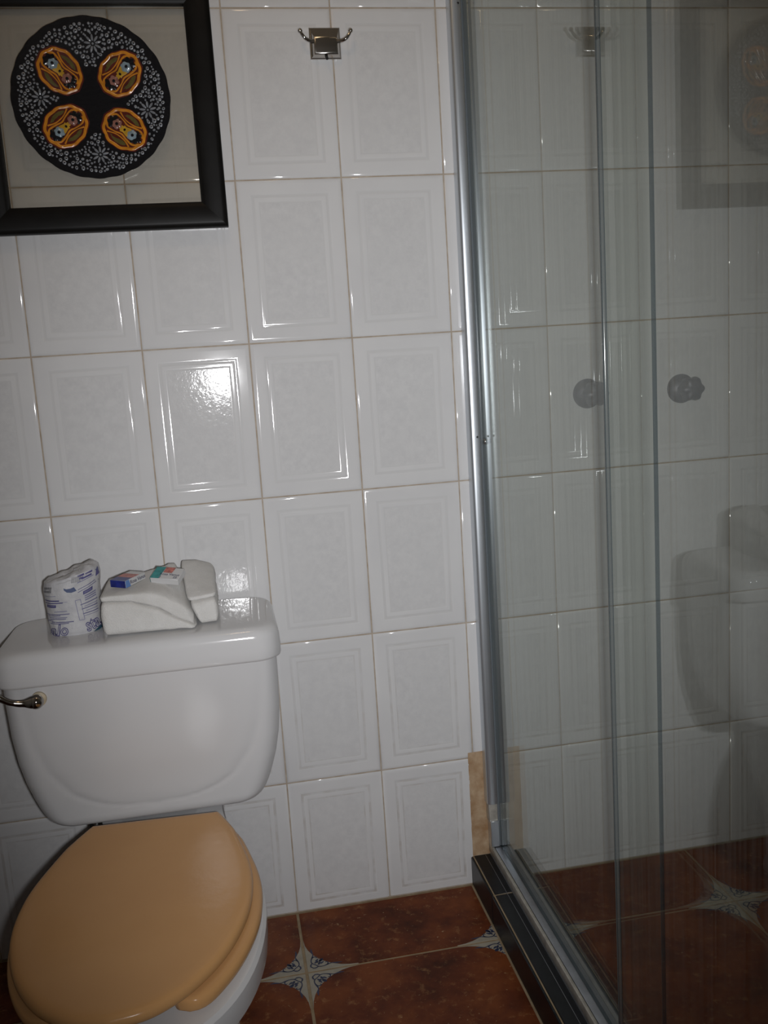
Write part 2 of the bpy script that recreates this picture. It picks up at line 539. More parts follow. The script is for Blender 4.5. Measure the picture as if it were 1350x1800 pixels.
floor_cache = {}
def floor_mesh(cuts=()):
    if cuts in floor_cache:
        return floor_cache[cuts]
    bm = bmesh.new()
    h = FT / 2 - FG / 2
    r = RC
    def arc(cx, cy, a0, n=9):
        return [(cx + r * math.cos(a0 + PI / 2 * i / n), cy + r * math.sin(a0 + PI / 2 * i / n)) for i in range(n + 1)]
    ring = []
    for cx, cy, a0, co in ((h - r, h - r, 0, (h, h)), (-h + r, h - r, PI / 2, (-h, h)), (-h + r, -h + r, PI, (-h, -h)), (h - r, -h + r, 1.5 * PI, (h, -h))):
        pts = arc(cx, cy, a0)
        vs = [bm.verts.new((x, y, 0)) for x, y in pts]
        ring += vs
        cv = bm.verts.new((*co, 0))
        bm.faces.new(list(reversed(vs)) + [cv]).material_index = 1
    bm.faces.new(ring).material_index = 0
    # thickness: a small rounded-over lip all round
    out = [e for e in bm.edges if len(e.link_faces) == 1]
    ex = bmesh.ops.extrude_edge_only(bm, edges=out)
    for vtx in [g for g in ex['geom'] if isinstance(g, bmesh.types.BMVert)]:
        vtx.co.z = -0.003
        vtx.co.x *= 1.004; vtx.co.y *= 1.004
    for f in bm.faces:
        f.normal_update()
    sb = bmesh.new()
    for pts, wid in STROKES:
        for mir in (0, 1):
            pp = [(b, a) if mir else (a, b) for a, b in pts]
            for sx in (1, -1):
                for sy in (1, -1):
                    flat_stroke(bm, [(sx * (h - 0.0015 - a), sy * (h - 0.0015 - b)) for a, b in pp], wid, 0.00035, 2)
    for ax, side, val in cuts:
        co = Vector((0, 0, 0)); no = Vector((0, 0, 0)); i = 0 if ax == 'x' else 1
        co[i] = val; no[i] = 1 if side == 'hi' else -1
        bmesh.ops.bisect_plane(bm, geom=bm.verts[:] + bm.edges[:] + bm.faces[:], plane_co=co, plane_no=no, clear_outer=True)
    for f in bm.faces:
        f.normal_update()
        if f.normal.z < -0.01:
            f.normal_flip()
    me = bpy.data.meshes.new('floor_tile')
    bm.to_mesh(me); bm.free()
    for m in ('rust', 'cream', 'blue_ink'):
        me.materials.append(M[m])
    floor_cache[cuts] = me
    return me

def lay_floor(xj, yj, xa, xb, ya, yb):
    """tiles with a joint at xj / yj filling the rectangle"""
    i0 = math.floor((xa - xj) / FT); i1 = math.ceil((xb - xj) / FT)
    j0 = math.floor((ya - yj) / FT); j1 = math.ceil((yb - yj) / FT)
    for i in range(i0, i1):
        for j in range(j0, j1):
            x, y = xj + i * FT, yj + j * FT
            xc, yc = x + FT / 2, y + FT / 2
            cuts = []
            if x < xa - 0.001: cuts.append(('x', 'lo', round(xa - xc, 5)))
            if x + FT > xb + 0.001: cuts.append(('x', 'hi', round(xb - xc, 5)))
            if y < ya - 0.001: cuts.append(('y', 'lo', round(ya - yc, 5)))
            if y + FT > yb + 0.001: cuts.append(('y', 'hi', round(yb - yc, 5)))
            me = floor_mesh(tuple(cuts))
            if len(me.polygons):
                link('floor_tile', me, (), floor, (xc, yc, 0))
lay_floor(-0.2015, -0.2025, XL + 0.004, 0.1800, YF + 0.01, -0.006)
lay_floor(0.685, -0.212, 0.292, XR - 0.004, YF + 0.01, -0.004)

# ------------------------------------------------------------------ shower curb (black tiles)
curb = box_obj('trim_1', (0.1870, 0.2875, -2.3, -0.0005, -0.002, 0.0655), 'fgrout', smooth=False)
tag(curb, 'black tiled shower curb', kind='structure')
ys = [-0.0015, -0.158, -0.556, -0.954, -1.352, -1.75, -2.148]
for a, b in zip(ys, ys[1:]):
    box_obj('curb_tile', (0.1905, 0.2860, b + 0.003, a - 0.0005, 0.060, 0.067), 'black_tile', curb, 0.0012, 1)
    box_obj('curb_tile', (0.1835, 0.1890, b + 0.002, a - 0.0005, 0.001, 0.0655), 'black_tile', curb, 0.0012, 1)
    box_obj('curb_tile', (0.2845, 0.2910, b + 0.002, a - 0.0005, 0.001, 0.0635), 'black_tile', curb, 0.0012, 1)
# thin joint line along the top, beside the track
box_obj('joint_line', (0.2148, 0.2158, -2.1, -0.006, 0.0655, 0.0672), 'alu_dark', curb)

# ------------------------------------------------------------------ shower screen
scr = empty('shower_screen', (0.245, -0.8, 0.067))
tag(scr, 'fixed clear shower glass panel held in an upright aluminium wall jamb', 'shower screen')
def at_parent(o, p):
    o.parent = p
    o.matrix_parent_inverse = Matrix.Translation(-Vector(p.location))
    return o
def glass_panel(name, x0, x1, y0, y1, z0, z1, parent):
    """slab with pale-glass faces and dark green edges"""
    bm = bmesh.new()
    fs = add_box(bm, x0, x1, y0, y1, z0, z1)
    for f in bm.faces:
        f.normal_update()
        f.material_index = 0 if abs(f.normal.x) > 0.9 else 1
    return at_parent(from_bm(name, bm, ('glass', 'glass_edge'), None, smooth=False), parent)
def part(name, dims, mat, parent, bev=0.0, seg=2):
    return at_parent(box_obj(name, dims, mat, None, bev, seg), parent)

glass_panel('glass_panel', 0.2460, 0.2520, -0.770, -0.010, 0.0925, 1.95, scr)
bm = bmesh.new()   # U-shaped jamb, upper length
JP = [(0.2205, 0.0), (0.2205, -0.0190), (0.2220, -0.0235), (0.2255, -0.0257), (0.2300, -0.0264), (0.2350, -0.0266), (0.2400, -0.0262), (0.2430, -0.0245), (0.2440, -0.0200), (0.2440, 0.0)]
loft(bm, [[(x, y, z) for x, y in JP] for z in (0.192, 2.0)])
add_box(bm, 0.2540, 0.2620, -0.026, 0.0, 0.192, 2.0, 0.0015, 2)
at_parent(from_bm('wall_jamb', bm, 'alu', angle=50), scr)
part('gasket', (0.2435, 0.2545, -0.020, 0.0, 0.0925, 2.0), 'gasket', scr)
bm = bmesh.new()   # short lower piece of the jamb
add_box(bm, 0.2255, 0.2440, -0.024, 0.0, 0.0925, 0.152, 0.001, 1)
add_box(bm, 0.2540, 0.2615, -0.024, 0.0, 0.0925, 0.190, 0.001, 1)
add_box(bm, 0.2235, 0.2435, -0.020, 0.0, 0.150, 0.190, 0.001, 1, 1)
at_parent(from_bm('jamb_foot', bm, ('alu', 'alu_dull')), scr)
bm = bmesh.new()   # chrome bumper on the jamb
add_lathe(bm, [(0, 0.0060), (0.001, 0.0068), (0.006, 0.0068), (0.0066, 0.0054), (0.0078, 0.0054), (0.0084, 0.0068), (0.0134, 0.0068), (0.0144, 0.0058)], (0.2455, -0.0335, 0.9715), (1, 0, 0), 24)
add_tube(bm, [(0.2505, -0.034, 0.9715), (0.2505, -0.018, 0.9760)], 0.0035, 10)
at_parent(from_bm('door_bumper', bm, 'chrome'), scr)
bm = bmesh.new()
bm.free()
for xx, zz in ((0.2350, 0.981), (0.2370, 1.79)):
    bm = bmesh.new()
    add_lathe(bm, [(0, 0.0022), (0.001, 0.0022), (0.0016, 0.0012)], (xx, -0.0258, zz), (0, -1, 0), 10)
    at_parent(from_bm('screw', bm, 'dark_metal'), scr)

trk = empty('shower_track', (0.247, -1.1, 0.067))
tag(trk, 'long aluminium track on the black tiled curb carrying the glass', 'shower track')
bm = bmesh.new()   # bottom track: lips with grooves between them
add_box(bm, 0.2260, 0.2700, -2.2, -0.002, 0.0668, 0.0745, 0.001, 1)
at_parent(from_bm('bottom_track', bm, 'alu'), trk)
bm = bmesh.new()
add_box(bm, 0.2250, 0.2315, -2.2, -0.002, 0.0742, 0.0920, 0.0012, 2)
at_parent(from_bm('track_lip', bm, 'alu_dull'), trk)
bm = bmesh.new()
add_box(bm, 0.2322, 0.2690, -2.2, -0.002, 0.0742, 0.0918, 0.0012, 2)
at_parent(from_bm('track_rail', bm, 'alu_dark'), trk)
tag(box_obj('trim_2', (0.2240, 0.2640, -2.2, -0.002, 1.951, 2.0), 'alu', None, 0.003), 'aluminium top rail over the shower glass', kind='structure')
door = empty('sliding_door', (0.229, -1.15, 0.0745))
tag(door, 'sliding clear glass shower door overlapping the fixed pane, nearest the camera', 'shower door')
glass_panel('glass_panel', 0.2320, 0.2380, -1.62, -0.660, 0.0922, 1.945, door)
bm = bmesh.new()
add_lathe(bm, [(0, 0.0034), (1.85, 0.0034)], (0.2350, -0.6575, 0.0924), (0, 0, 1), 14)
at_parent(from_bm('edge_seal', bm, 'seal'), door)

# ------------------------------------------------------------------ shower valves
def valve(x, z, label):
    t = empty('shower_valve', (x, 0, z))
    tag(t, label, 'shower valve', 'pair of shower valves on the tiled wall')
    bm = bmesh.new()
    add_lathe(bm, [(-0.002, 0.030), (0.004, 0.0305), (0.008, 0.029), (0.014, 0.023), (0.018, 0.016), (0.020, 0.012)], (0, 0, 0), (0, -1, 0), 40)
    from_bm('escutcheon', bm, 'satin', t)
    bm = bmesh.new()
    add_lathe(bm, [(0.014, 0.011), (0.034, 0.010)], (0, 0, 0), (0, -1, 0), 20)
    from_bm('stem', bm, 'satin', t)
    bm = bmesh.new()
    wob = lambda th, s: 1 + 0.10 * math.cos(6 * th)
    add_lathe(bm, [(0.028, 0.013), (0.032, 0.022), (0.044, 0.0245), (0.056, 0.0225), (0.061, 0.018), (0.063, 0.008)], (0, 0, 0), (0, -1, 0), 48, wob=wob)
    from_bm('handle', bm, 'satin', t)
valve(0.480, 1.050, 'grey metal shower valve left of the pair, partly hidden by the glass door edge')
valve(0.688, 1.046, 'grey metal shower valve right of the dark green glass edge')

# ------------------------------------------------------------------ robe hook
hk = empty('robe_hook', (-0.014, 0, 1.728))
tag(hk, 'small square chrome double robe hook on the white wall tiles', 'hook')
bm = bmesh.new()
def sq(y, hx, hz, dz=0): return [(-hx, y, -hz + dz), (hx, y, -hz + dz), (hx, y, hz + dz), (-hx, y, hz + dz)]
loft(bm, [sq(0.002, 0.0285, 0.0270), sq(-0.004, 0.0290, 0.0275), sq(-0.0055, 0.0283, 0.0268), sq(-0.0062, 0.0270, 0.0255), sq(-0.0125, 0.0232, 0.0180, -0.0050), sq(-0.0148, 0.0220, 0.0158, -0.0060), sq(-0.0162, 0.0205, 0.0138, -0.0066), sq(-0.0166, 0.0180, 0.0112, -0.0068)])
from_bm('back_plate', bm, 'hook_chrome', hk, smooth=True, angle=38)
for s in (-1, 1):
    bm = bmesh.new()
    P = catmull([(s * 0.016, -0.008, 0.004), (s * 0.026, -0.014, 0.001), (s * 0.036, -0.019, 0.003), (s * 0.043, -0.021, 0.010), (s * 0.0465, -0.020, 0.017)], 6)
    add_tube(bm, P, [0.0042 - 0.0015 * i / (len(P) - 1) for i in range(len(P))], 10)
    add_lathe(bm, [(-0.0045, 0.001), (-0.003, 0.0036), (0, 0.0047), (0.003, 0.0036), (0.0045, 0.001)], P[-1], (0, 0, 1), 12)
    from_bm('hook_arm', bm, 'chrome', hk)
bm = bmesh.new()
add_tube(bm, catmull([(0, -0.008, -0.022), (0, -0.014, -0.027), (0, -0.018, -0.030)], 4), 0.0028, 8)
from_bm('lower_peg', bm, 'dark_metal', hk)

# ------------------------------------------------------------------ picture frame
fr = empty('picture_frame', (-0.4325, 0, 1.406))
tag(fr, 'square black wooden frame hung on the tiles around a round plate', 'picture frame')
FX0, FX1, FZ0, FZ1, FWD = -0.6470, -0.2195, 1.4075, 1.838, 0.0455
PROF = [(0.0, -0.001), (0.0, -0.019), (0.002, -0.0215), (0.010, -0.0220), (0.016, -0.0222), (0.030, -0.0205), (0.038, -0.0190), (0.0405, -0.0175), (0.0455, -0.0165), (0.0455, -0.001)]
def frame_bar(c0, c1, inward):
    bm = bmesh.new()
    c0, c1, inward = Vector(c0), Vector(c1), Vector(inward)
    d = (c1 - c0).normalized()
    loops = [[], []]
    for off, y in PROF:
        loops[0].append(c0 + inward * off + d * off + Vector((0, y, 0)))
        loops[1].append(c1 + inward * off - d * off + Vector((0, y, 0)))
    loft(bm, loops)
    at_parent(from_bm('frame_bar', bm, 'frame', None, angle=50), fr)
frame_bar((FX0, 0, FZ0), (FX1, 0, FZ0), (0, 0, 1))
frame_bar((FX0, 0, FZ1), (FX1, 0, FZ1), (0, 0, -1))
frame_bar((FX0, 0, FZ0), (FX0, 0, FZ1), (1, 0, 0))
frame_bar((FX1, 0, FZ0), (FX1, 0, FZ1), (-1, 0, 0))

box_ = bmesh.new()
add_box(box_, FX0 + 0.042, FX1 - 0.042, -0.0065, -0.0040, FZ0 + 0.042, FZ1 - 0.042)
at_parent(from_bm('glass_pane', box_, 'tinted', None, smooth=False), fr)

# ------------------------------------------------------------------ decorative plate
PR = 0.1345
pl = empty('decorative_plate', (-0.4385, -0.0060, 1.6325))
tag(pl, 'round black painted plate with four orange medallions inside the black frame', 'plate')
def plate_y(r):
    """front surface depth of the plate at radius r"""
    return -0.012 - interp([0, 0.045, 0.06, 0.09, 0.125, 0.1345], [0.0, 0.0, 0.001, 0.0055, 0.0110, 0.0125], r)
bm = bmesh.new()
N = 120
scal = lambda t, r: r * (1 + (0.012 * abs(math.cos(12 * t)) if r > 0.12 else 0))
front = [(r, plate_y(r)) for r in (0.004, 0.045, 0.055, 0.065, 0.08, 0.095, 0.11, 0.122, 0.130, 0.1345)]
back = [(0.1345, plate_y(0.1345) + 0.002), (0.125, -0.014), (0.09, -0.0055), (0.05, -0.001), (0.004, -0.001)]
loops = [[(scal(t, r) * math.cos(t), y, scal(t, r) * math.sin(t)) for t in [2 * PI * j / N for j in range(N)]] for r, y in front + back]
loft(bm, loops)
from_bm('plate_body', bm, 'p_black', pl)

def plate_poly(bm, pts, mi, lift, sub=None):
    """small raised glaze patch: outline in plate x/z, convex-ish, domed"""
    cx = sum(p[0] for p in pts) / len(pts); cz = sum(p[1] for p in pts) / len(pts)
    base, mid = [], []
    for x, z in pts:
        r = math.hypot(x, z)
        base.append(bm.verts.new((x, plate_y(r) - 0.00005, z)))
    for x, z in pts:
        xx, zz = cx + (x - cx) * 0.75, cz + (z - cz) * 0.75
        mid.append(bm.verts.new((xx, plate_y(math.hypot(xx, zz)) - lift, zz)))
    n = len(pts)
    for i in range(n):
        bm.faces.new((base[i], base[(i + 1) % n], mid[(i + 1) % n], mid[i])).material_index = mi
    cvt = bm.verts.new((cx, plate_y(math.hypot(cx, cz)) - lift * 1.1, cz))
    for i in range(n):
        bm.faces.new((mid[i], mid[(i + 1) % n], cvt)).material_index = mi

def blob(cx, cz, a, b, rot=0, n=14, f=None):
    out = []
    for i in range(n):
        t = 2 * PI * i / n
        kx = f(t) if f else 1
        x, z = a * kx * math.cos(t), b * kx * math.sin(t)
        out.append((cx + x * math.cos(rot) - z * math.sin(rot), cz + x * math.sin(rot) + z * math.cos(rot)))
    return out
def ring_strip(bm, pts, w, mi, lift):
    """raised line along a closed or open polyline on the plate"""
    n = len(pts)
    prev = None
    for i in range(n):
        p = Vector(pts[i]); d = (Vector(pts[min(i + 1, n - 1)]) - Vector(pts[max(i - 1, 0)])).normalized()
        nn = Vector((-d.y, d.x))
        cur = []
        for s, l in ((-1, 0.0), (0, lift), (1, 0.0)):
            q = p + nn * w * s
            cur.append(bm.verts.new((q.x, plate_y(q.length) - 0.0002 - l, q.y)))
        if prev:
            for a in (0, 1):
                bm.faces.new((prev[a], cur[a], cur[a + 1], prev[a + 1])).material_index = mi
        prev = cur

# centres of the four medallions in plate x/z (metres), axis along which the flowers lie
MED = [(-0.050, 0.048, -0.85, 1), (0.052, 0.042, 0.75, 0), (-0.050, -0.044, 0.70, 1), (0.050, -0.052, -0.70, 0)]
for mx, mz, ang, flip in MED:
    bm = bmesh.new()
    ca, sa = math.cos(ang), math.sin(ang)
    W = lambda u, v: (mx + u * ca - v * sa, mz + u * sa + v * ca)
    lob = lambda t: 1 + 0.022 * math.cos(10 * t) + 0.015 * math.cos(3 * t)
    plate_poly(bm, [W(*p) for p in blob(0, 0, 0.043, 0.036, n=32, f=lob)], 0, 0.0004)                  # red halo
    o1 = blob(0, 0, 0.0372, 0.0318, n=72, f=lob)
    ring_strip(bm, [W(*p) for p in o1 + o1[:1]], 0.0027, 1, 0.0010)                                     # orange outline
    for s in (-1, 1):                                                                                    # inner band lines
        band = [(-0.034, s * 0.006), (-0.026, s * 0.0135), (-0.012, s * 0.0125), (0, s * 0.0095), (0.012, s * 0.0125), (0.026, s * 0.0135), (0.034, s * 0.006)]
        ring_strip(bm, [W(p.x, p.y) for p in catmull([(*q, 0) for q in band], 5)], 0.0022, 1, 0.0011)
        lf = [(-0.021, s * 0.0205), (-0.008, s * 0.0275), (0.010, s * 0.027), (0.021, s * 0.0205), (0.010, s * 0.0165), (-0.008, s * 0.0160)]
        plate_poly(bm, [W(p.x, p.y) for p in catmull([(*q, 0) for q in lf + lf[:1]], 3)[:-1]], 6, 0.0005)
        arc = [(-0.023, s * 0.0205), (-0.008, s * 0.0150), (0.010, s * 0.0155), (0.023, s * 0.0205)]
        ring_strip(bm, [W(p.x, p.y) for p in catmull([(*q, 0) for q in arc], 4)], 0.0018, 1, 0.0009)
    yb = [(-0.030, 0), (-0.024, 0.0105), (-0.010, 0.0100), (0, 0.0072), (0.010, 0.0100), (0.024, 0.0105), (0.030, 0)]
    yb = yb + [(x, -y) for x, y in reversed(yb[1:-1])]
    plate_poly(bm, [W(*p) for p in yb], 2, 0.0006)                                                      # yellow ground
    for s, cm in ((-1, 3 if flip else 4), (1, 4 if flip else 3)):
        plate_poly(bm, [W(*p) for p in blob(s * 0.0225, 0, 0.0115, 0.0130, n=42, f=lambda t: 1 + 0.16 * math.cos(7 * t))], 5, 0.0012)
        plate_poly(bm, [W(*p) for p in blob(s * 0.0160, 0, 0.0092, 0.0100, n=36, f=lambda t: 1 + 0.08 * math.cos(6 * t))], cm, 0.0021)
        plate_poly(bm, [W(*p) for p in blob(s * 0.0165, 0, 0.0034, 0.0034, n=9)], 5, 0.0036)
    plate_poly(bm, [W(*p) for p in blob(0, 0, 0.0024, 0.0028, n=9)], 5, 0.0022)
    from_bm('medallion', bm, ('p_red', 'p_orange', 'p_yellow', 'p_blue', 'p_pink', 'p_black', 'p_green'), pl)
# grey dotted ground and the flowers between the medallions
bm = bmesh.new()
rp = random.Random(5)
pts = []
flowers = [(0.011, 0.092), (-0.087, 0.004), (0.094, -0.020), (0.004, -0.094)]
def free(x, z, d):
    for mx, mz, ang, flip in MED:
        if math.hypot(x - mx, z - mz) < 0.043 + d * 0.3: return False
    for fx, fz in flowers:
        if math.hypot(x - fx, z - fz) < 0.017 + d: return False
    return True
tries = 0
while tries < 16000 and len(pts) < 800:
    tries += 1
    t = rp.uniform(0, 2 * PI); r = math.sqrt(rp.uniform(0.058 ** 2, 0.124 ** 2)); d = rp.uniform(0.0018, 0.0042)
    x, z = r * math.cos(t), r * math.sin(t)
    if not free(x, z, d): continue
    if any((x - a) ** 2 + (z - b) ** 2 < (d + e + 0.0001) ** 2 for a, b, e in pts): continue
    pts.append((x, z, d))
for x, z, d in pts:
    plate_poly(bm, blob(x, z, d, d * rp.uniform(0.75, 1), rp.uniform(0, PI), 9), 0, 0.0006)
    if d > 0.0031:
        plate_poly(bm, blob(x, z, d * 0.4, d * 0.4, 0, 7), 1, 0.0010)
tag(from_bm('dotted_ground', bm, ('p_grey', 'p_black'), pl), 'pale grey raised dots on black glaze', kind='stuff')
for fx, fz in flowers:
    bm = bmesh.new()
    for q in range(9):
        a = 2 * PI * q / 9 + 0.2
        plate_poly(bm, blob(fx + 0.0095 * math.cos(a), fz + 0.0095 * math.sin(a), 0.0058, 0.0021, a, 9), 0, 0.0009)
    for q in range(11):
        a = 2 * PI * q / 11
        plate_poly(bm, blob(fx + 0.0172 * math.cos(a), fz + 0.0172 * math.sin(a), 0.0024, 0.0018, a, 7), 0, 0.0007)
    plate_poly(bm, blob(fx, fz, 0.0022, 0.0022, 0, 8), 0, 0.0012)
    from_bm('painted_flower', bm, ('p_grey',), pl)

# ------------------------------------------------------------------ toilet
toi = empty('toilet', (-0.441, -0.45, 0))
tag(toi, 'white china toilet with a beige plastic seat below the framed plate', 'toilet')
TX = -0.4420
TZ = [0.362, 0.3635, 0.367, 0.374, 0.385, 0.400, 0.420, 0.45, 0.49, 0.54, 0.60, 0.66]
TWD = [0.166, 0.175, 0.183, 0.1905, 0.1980, 0.2050, 0.2120, 0.2210, 0.2290, 0.2340, 0.2355, 0.2355]
def rrect(hw, y0, y1, rc, per=10, nx=64, ny=14):
    """closed loop of a rounded rectangle in x (centred on TX) / y, starting at the front edge"""
    ym, hh = (y0 + y1) / 2, (y1 - y0) / 2
    rc = min(rc, hw * 0.95, hh * 0.95)
    out = []
    for i in range(nx):
        out.append((-hw + rc + (2 * hw - 2 * rc) * i / nx, -hh))
    for i in range(per):
        a = -PI / 2 + PI / 2 * i / per
        out.append((hw - rc + rc * math.cos(a), -hh + rc + rc * math.sin(a)))
    for i in range(ny):
        out.append((hw, -hh + rc + (2 * hh - 2 * rc) * i / ny))
    for i in range(per):
        a = PI / 2 * i / per
        out.append((hw - rc + rc * math.cos(a), hh - rc + rc * math.sin(a)))
    for i in range(nx):
        out.append((hw - rc - (2 * hw - 2 * rc) * i / nx, hh))
    for i in range(per):
        a = PI / 2 + PI / 2 * i / per
        out.append((-hw + rc + rc * math.cos(a), hh - rc + rc * math.sin(a)))
    for i in range(ny):
        out.append((-hw, hh - rc - (2 * hh - 2 * rc) * i / ny))
    for i in range(per):
        a = PI + PI / 2 * i / per
        out.append((-hw + rc + rc * math.cos(a), -hh + rc + rc * math.sin(a)))
    return [(TX + x, ym + y) for x, y in out]
def belly(x, z):
    """swelling front panel inside a U-shaped crease"""
    u = abs(x - TX)
    hwz = interp([0.389, 0.394, 0.401, 0.414, 0.430, 0.475, 0.527, 0.593, 0.66], [0.0, 0.055, 0.087, 0.118, 0.142, 0.1748, 0.1935, 0.2025, 0.206], z)
    d1, d2 = hwz - u, (z - 0.3900) * 1.1
    d = -0.006 * math.log(math.exp(-max(d1, -0.06) / 0.006) + math.exp(-max(d2, -0.06) / 0.006))
    if d <= -0.03:
        return 0.0
    inside = 0.0016 * sstep(-0.006, 0.030, d) + 0.0060 * sstep(0.39, 0.49, z) * sstep(0, 0.17, d)
    crease = -0.0016 * math.exp(-(d / 0.0070) ** 2)
    return inside + crease
bm = bmesh.new()
loops = []
zs = [0.362, 0.3628, 0.3645, 0.367, 0.370, 0.374, 0.378, 0.382] + [0.386 + (0.652 - 0.386) * i / 70 for i in range(71)]
for z in zs:
    hw = interp(TZ, TWD, z)
    edge = interp([0.362, 0.3645, 0.370, 0.378], [0.012, 0.006, 0.002, 0.0], z)
    taper = interp([0.36, 0.64], [0.018, 0.0], z)
    lp = []
    for x, y in rrect(hw, -0.228 + taper + edge, -0.018 - edge, 0.036):
        if y < -0.13:
            y -= belly(x, z) * sstep(-0.13, -0.19, y)
        lp.append((x, y, z))
    loops.append(lp)
loft(bm, loops)
at_parent(from_bm('tank', bm, 'tank_china', None, angle=60), toi)

bm = bmesh.new()
LP = [(0.6435, 0.010), (0.6425, 0.004), (0.6440, 0.0012), (0.6480, 0.0), (0.6620, 0.0), (0.6800, 0.0008), (0.6880, 0.0022), (0.6940, 0.0050), (0.6985, 0.0095), (0.7012, 0.0150), (0.7024, 0.0215), (0.7028, 0.0320), (0.7031, 0.0600), (0.7034, 0.095)]
loops = [[(x, y, z) for x, y in rrect(0.2435 - i, -0.2555 + i, -0.0125 - min(i, 0.02) * 0.6, 0.042 - min(i * 0.3, 0.012))] for z, i in LP]
loft(bm, loops)
at_parent(from_bm('tank_lid', bm, 'china', None, angle=60), toi)

# flush lever
bm = bmesh.new()
P = catmull([(-0.617, -0.2475, 0.6165), (-0.629, -0.2495, 0.6170), (-0.643, -0.253, 0.6190), (-0.657, -0.256, 0.6245), (-0.669, -0.258, 0.6330), (-0.680, -0.258, 0.6400)], 6)
R = [interp([0, 0.12, 0.28, 0.5, 0.85, 1], [0.0115, 0.0108, 0.0066, 0.0052, 0.0060, 0.0040], i / (len(P) - 1)) for i in range(len(P))]
add_tube(bm, P, R, 18)
add_lathe(bm, [(-0.0125, 0.001), (-0.0117, 0.0045), (-0.0085, 0.0092), (-0.004, 0.0120), (0, 0.0126), (0.004, 0.0120), (0.0085, 0.0092), (0.0117, 0.0045), (0.0125, 0.001)], (-0.6155, -0.2475, 0.6165), (0, -1, 0), 24)
lev = at_parent(from_bm('flush_lever', bm, 'lever_chrome', None, angle=60), toi)
lev['label'] = 'chrome flush lever on the upper left of the tank'
bm = bmesh.new()
add_lathe(bm, [(0, 0.0128), (0.0070, 0.0128), (0.0078, 0.0115)], (-0.6140, -0.2270, 0.6155), (0, -1, 0), 24)
add_tube(bm, [(-0.6150, -0.226, 0.6165), (-0.6150, -0.245, 0.6165)], 0.007, 12)
at_parent(from_bm('lever_mount', bm, 'stain', None), toi)

# bowl (one continuous piece: back ledge, rim, body and foot)
def bowl_loop(hwB, hwF, yb, yc, yf, n=96, pw=2.15):
    """plan outline: back ledge half width hwB at yb, widest hwF at yc, front tip yf"""
    out = []
    m = n // 2
    ysamp = []
    for i in range(m + 1):
        t = i / m
        ysamp.append(yb + (yf - yb) * (1 - math.cos(PI * t)) / 2)
    def hw(y):
        if y >= yc:
            return hwB + (hwF - hwB) * sstep(yb - 0.12, yc, y)
        t = (yc - y) / (yc - yf)
        return hwF * max(0.0, 1 - t ** pw) ** (1 / pw)
    right = [(TX + hw(y), y) for y in ysamp]
    left = [(TX - hw(y), y) for y in reversed(ysamp[1:-1])]
    tipless = right[:-1] + [(TX, yf)] + left
    return tipless
bm = bmesh.new()
SEC = [(0.000, 0.100, 0.118, -0.120, -0.40, -0.640), (0.020, 0.100, 0.118, -0.120, -0.40, -0.640), (0.035, 0.094, 0.108, -0.122, -0.40, -0.625),
       (0.110, 0.092, 0.102, -0.115, -0.40, -0.615), (0.170, 0.098, 0.112, -0.090, -0.43, -0.640), (0.230, 0.104, 0.136, -0.065, -0.47, -0.705),
       (0.280, 0.108, 0.156, -0.052, -0.50, -0.758), (0.3045, 0.110, 0.1625, -0.050, -0.51, -0.777), (0.3065, 0.112, 0.1690, -0.048, -0.51, -0.788),
       (0.313, 0.115, 0.174, -0.045, -0.51, -0.796), (0.335, 0.115, 0.1755, -0.045, -0.51, -0.799), (0.347, 0.115, 0.1745, -0.045, -0.51, -0.798), (0.3525, 0.112, 0.170, -0.048, -0.51, -0.793),
       (0.354, 0.106, 0.160, -0.053, -0.51, -0.783)]
loops = [[(x, y, z) for x, y in bowl_loop(a, b, c, d, e)] for z, a, b, c, d, e in SEC]
loft(bm, loops)
at_parent(from_bm('bowl', bm, 'china', None, angle=28), toi)

# seat lid and ring, turned a few degrees on loose hinges
ST = [0, 0.012, 0.05, 0.08, 0.17, 0.235, 0.30, 0.36, 0.41, 0.455, 0.482, 0.498, 0.506]
SW = [0.108, 0.114, 0.1305, 0.141, 0.1628, 0.1692, 0.1650, 0.1500, 0.1285, 0.0980, 0.0690, 0.0400, 0.0]
def seat_half():
    pts = catmull([(w, t, 0) for w, t in zip(SW, ST)], 6)
    return [(p.x, p.y) for p in pts]
SA = math.radians(3.2)
def seat_place(w, t):
    """seat coordinates -> world x, y (hinge axis at the back)"""
    return (-0.4385 + w * math.cos(SA) - t * math.sin(SA), -0.284 - t * math.cos(SA) - w * math.sin(SA))
def seat_loop(off):
    if off < 0:
        return [(w * (1 + off / 0.16), 0.24 + (t - 0.24) * (1 + off / 0.25)) for w, t in seat_loop(0)]
    hp = seat_half()
    full = hp[:-1] + [(0, hp[-1][1])] + [(-w, t) for w, t in reversed(hp[:-1])]
    out = []
    n = len(full)
    for i, (w, t) in enumerate(full):
        a = Vector(full[i - 1]); b = Vector(full[(i + 1) % n])
        d = (b - a).normalized(); nn = Vector((-d.y, d.x))     # inward/outward normal
        c = Vector((0, 0.24)) - Vector((w, t))
        if nn.dot(c) > 0: nn = -nn
        out.append((w + nn.x * off, t + nn.y * off))
    return out
bm = bmesh.new()
LIDP = [(0.3835, -0.006), (0.3830, -0.003), (0.3850, -0.0012), (0.3890, -0.0008), (0.3930, -0.0014), (0.3962, -0.0032), (0.3985, -0.0062), (0.3997, -0.0110), (0.4003, -0.0200), (0.4006, -0.045), (0.4008, -0.12)]
loops = [[(*seat_place(w, t), z) for w, t in seat_loop(off)] for z, off in LIDP]
loft(bm, loops)
sl = at_parent(from_bm('seat_lid', bm, 'seat', None, angle=60), toi)
sl['label'] = 'closed glossy beige seat lid'
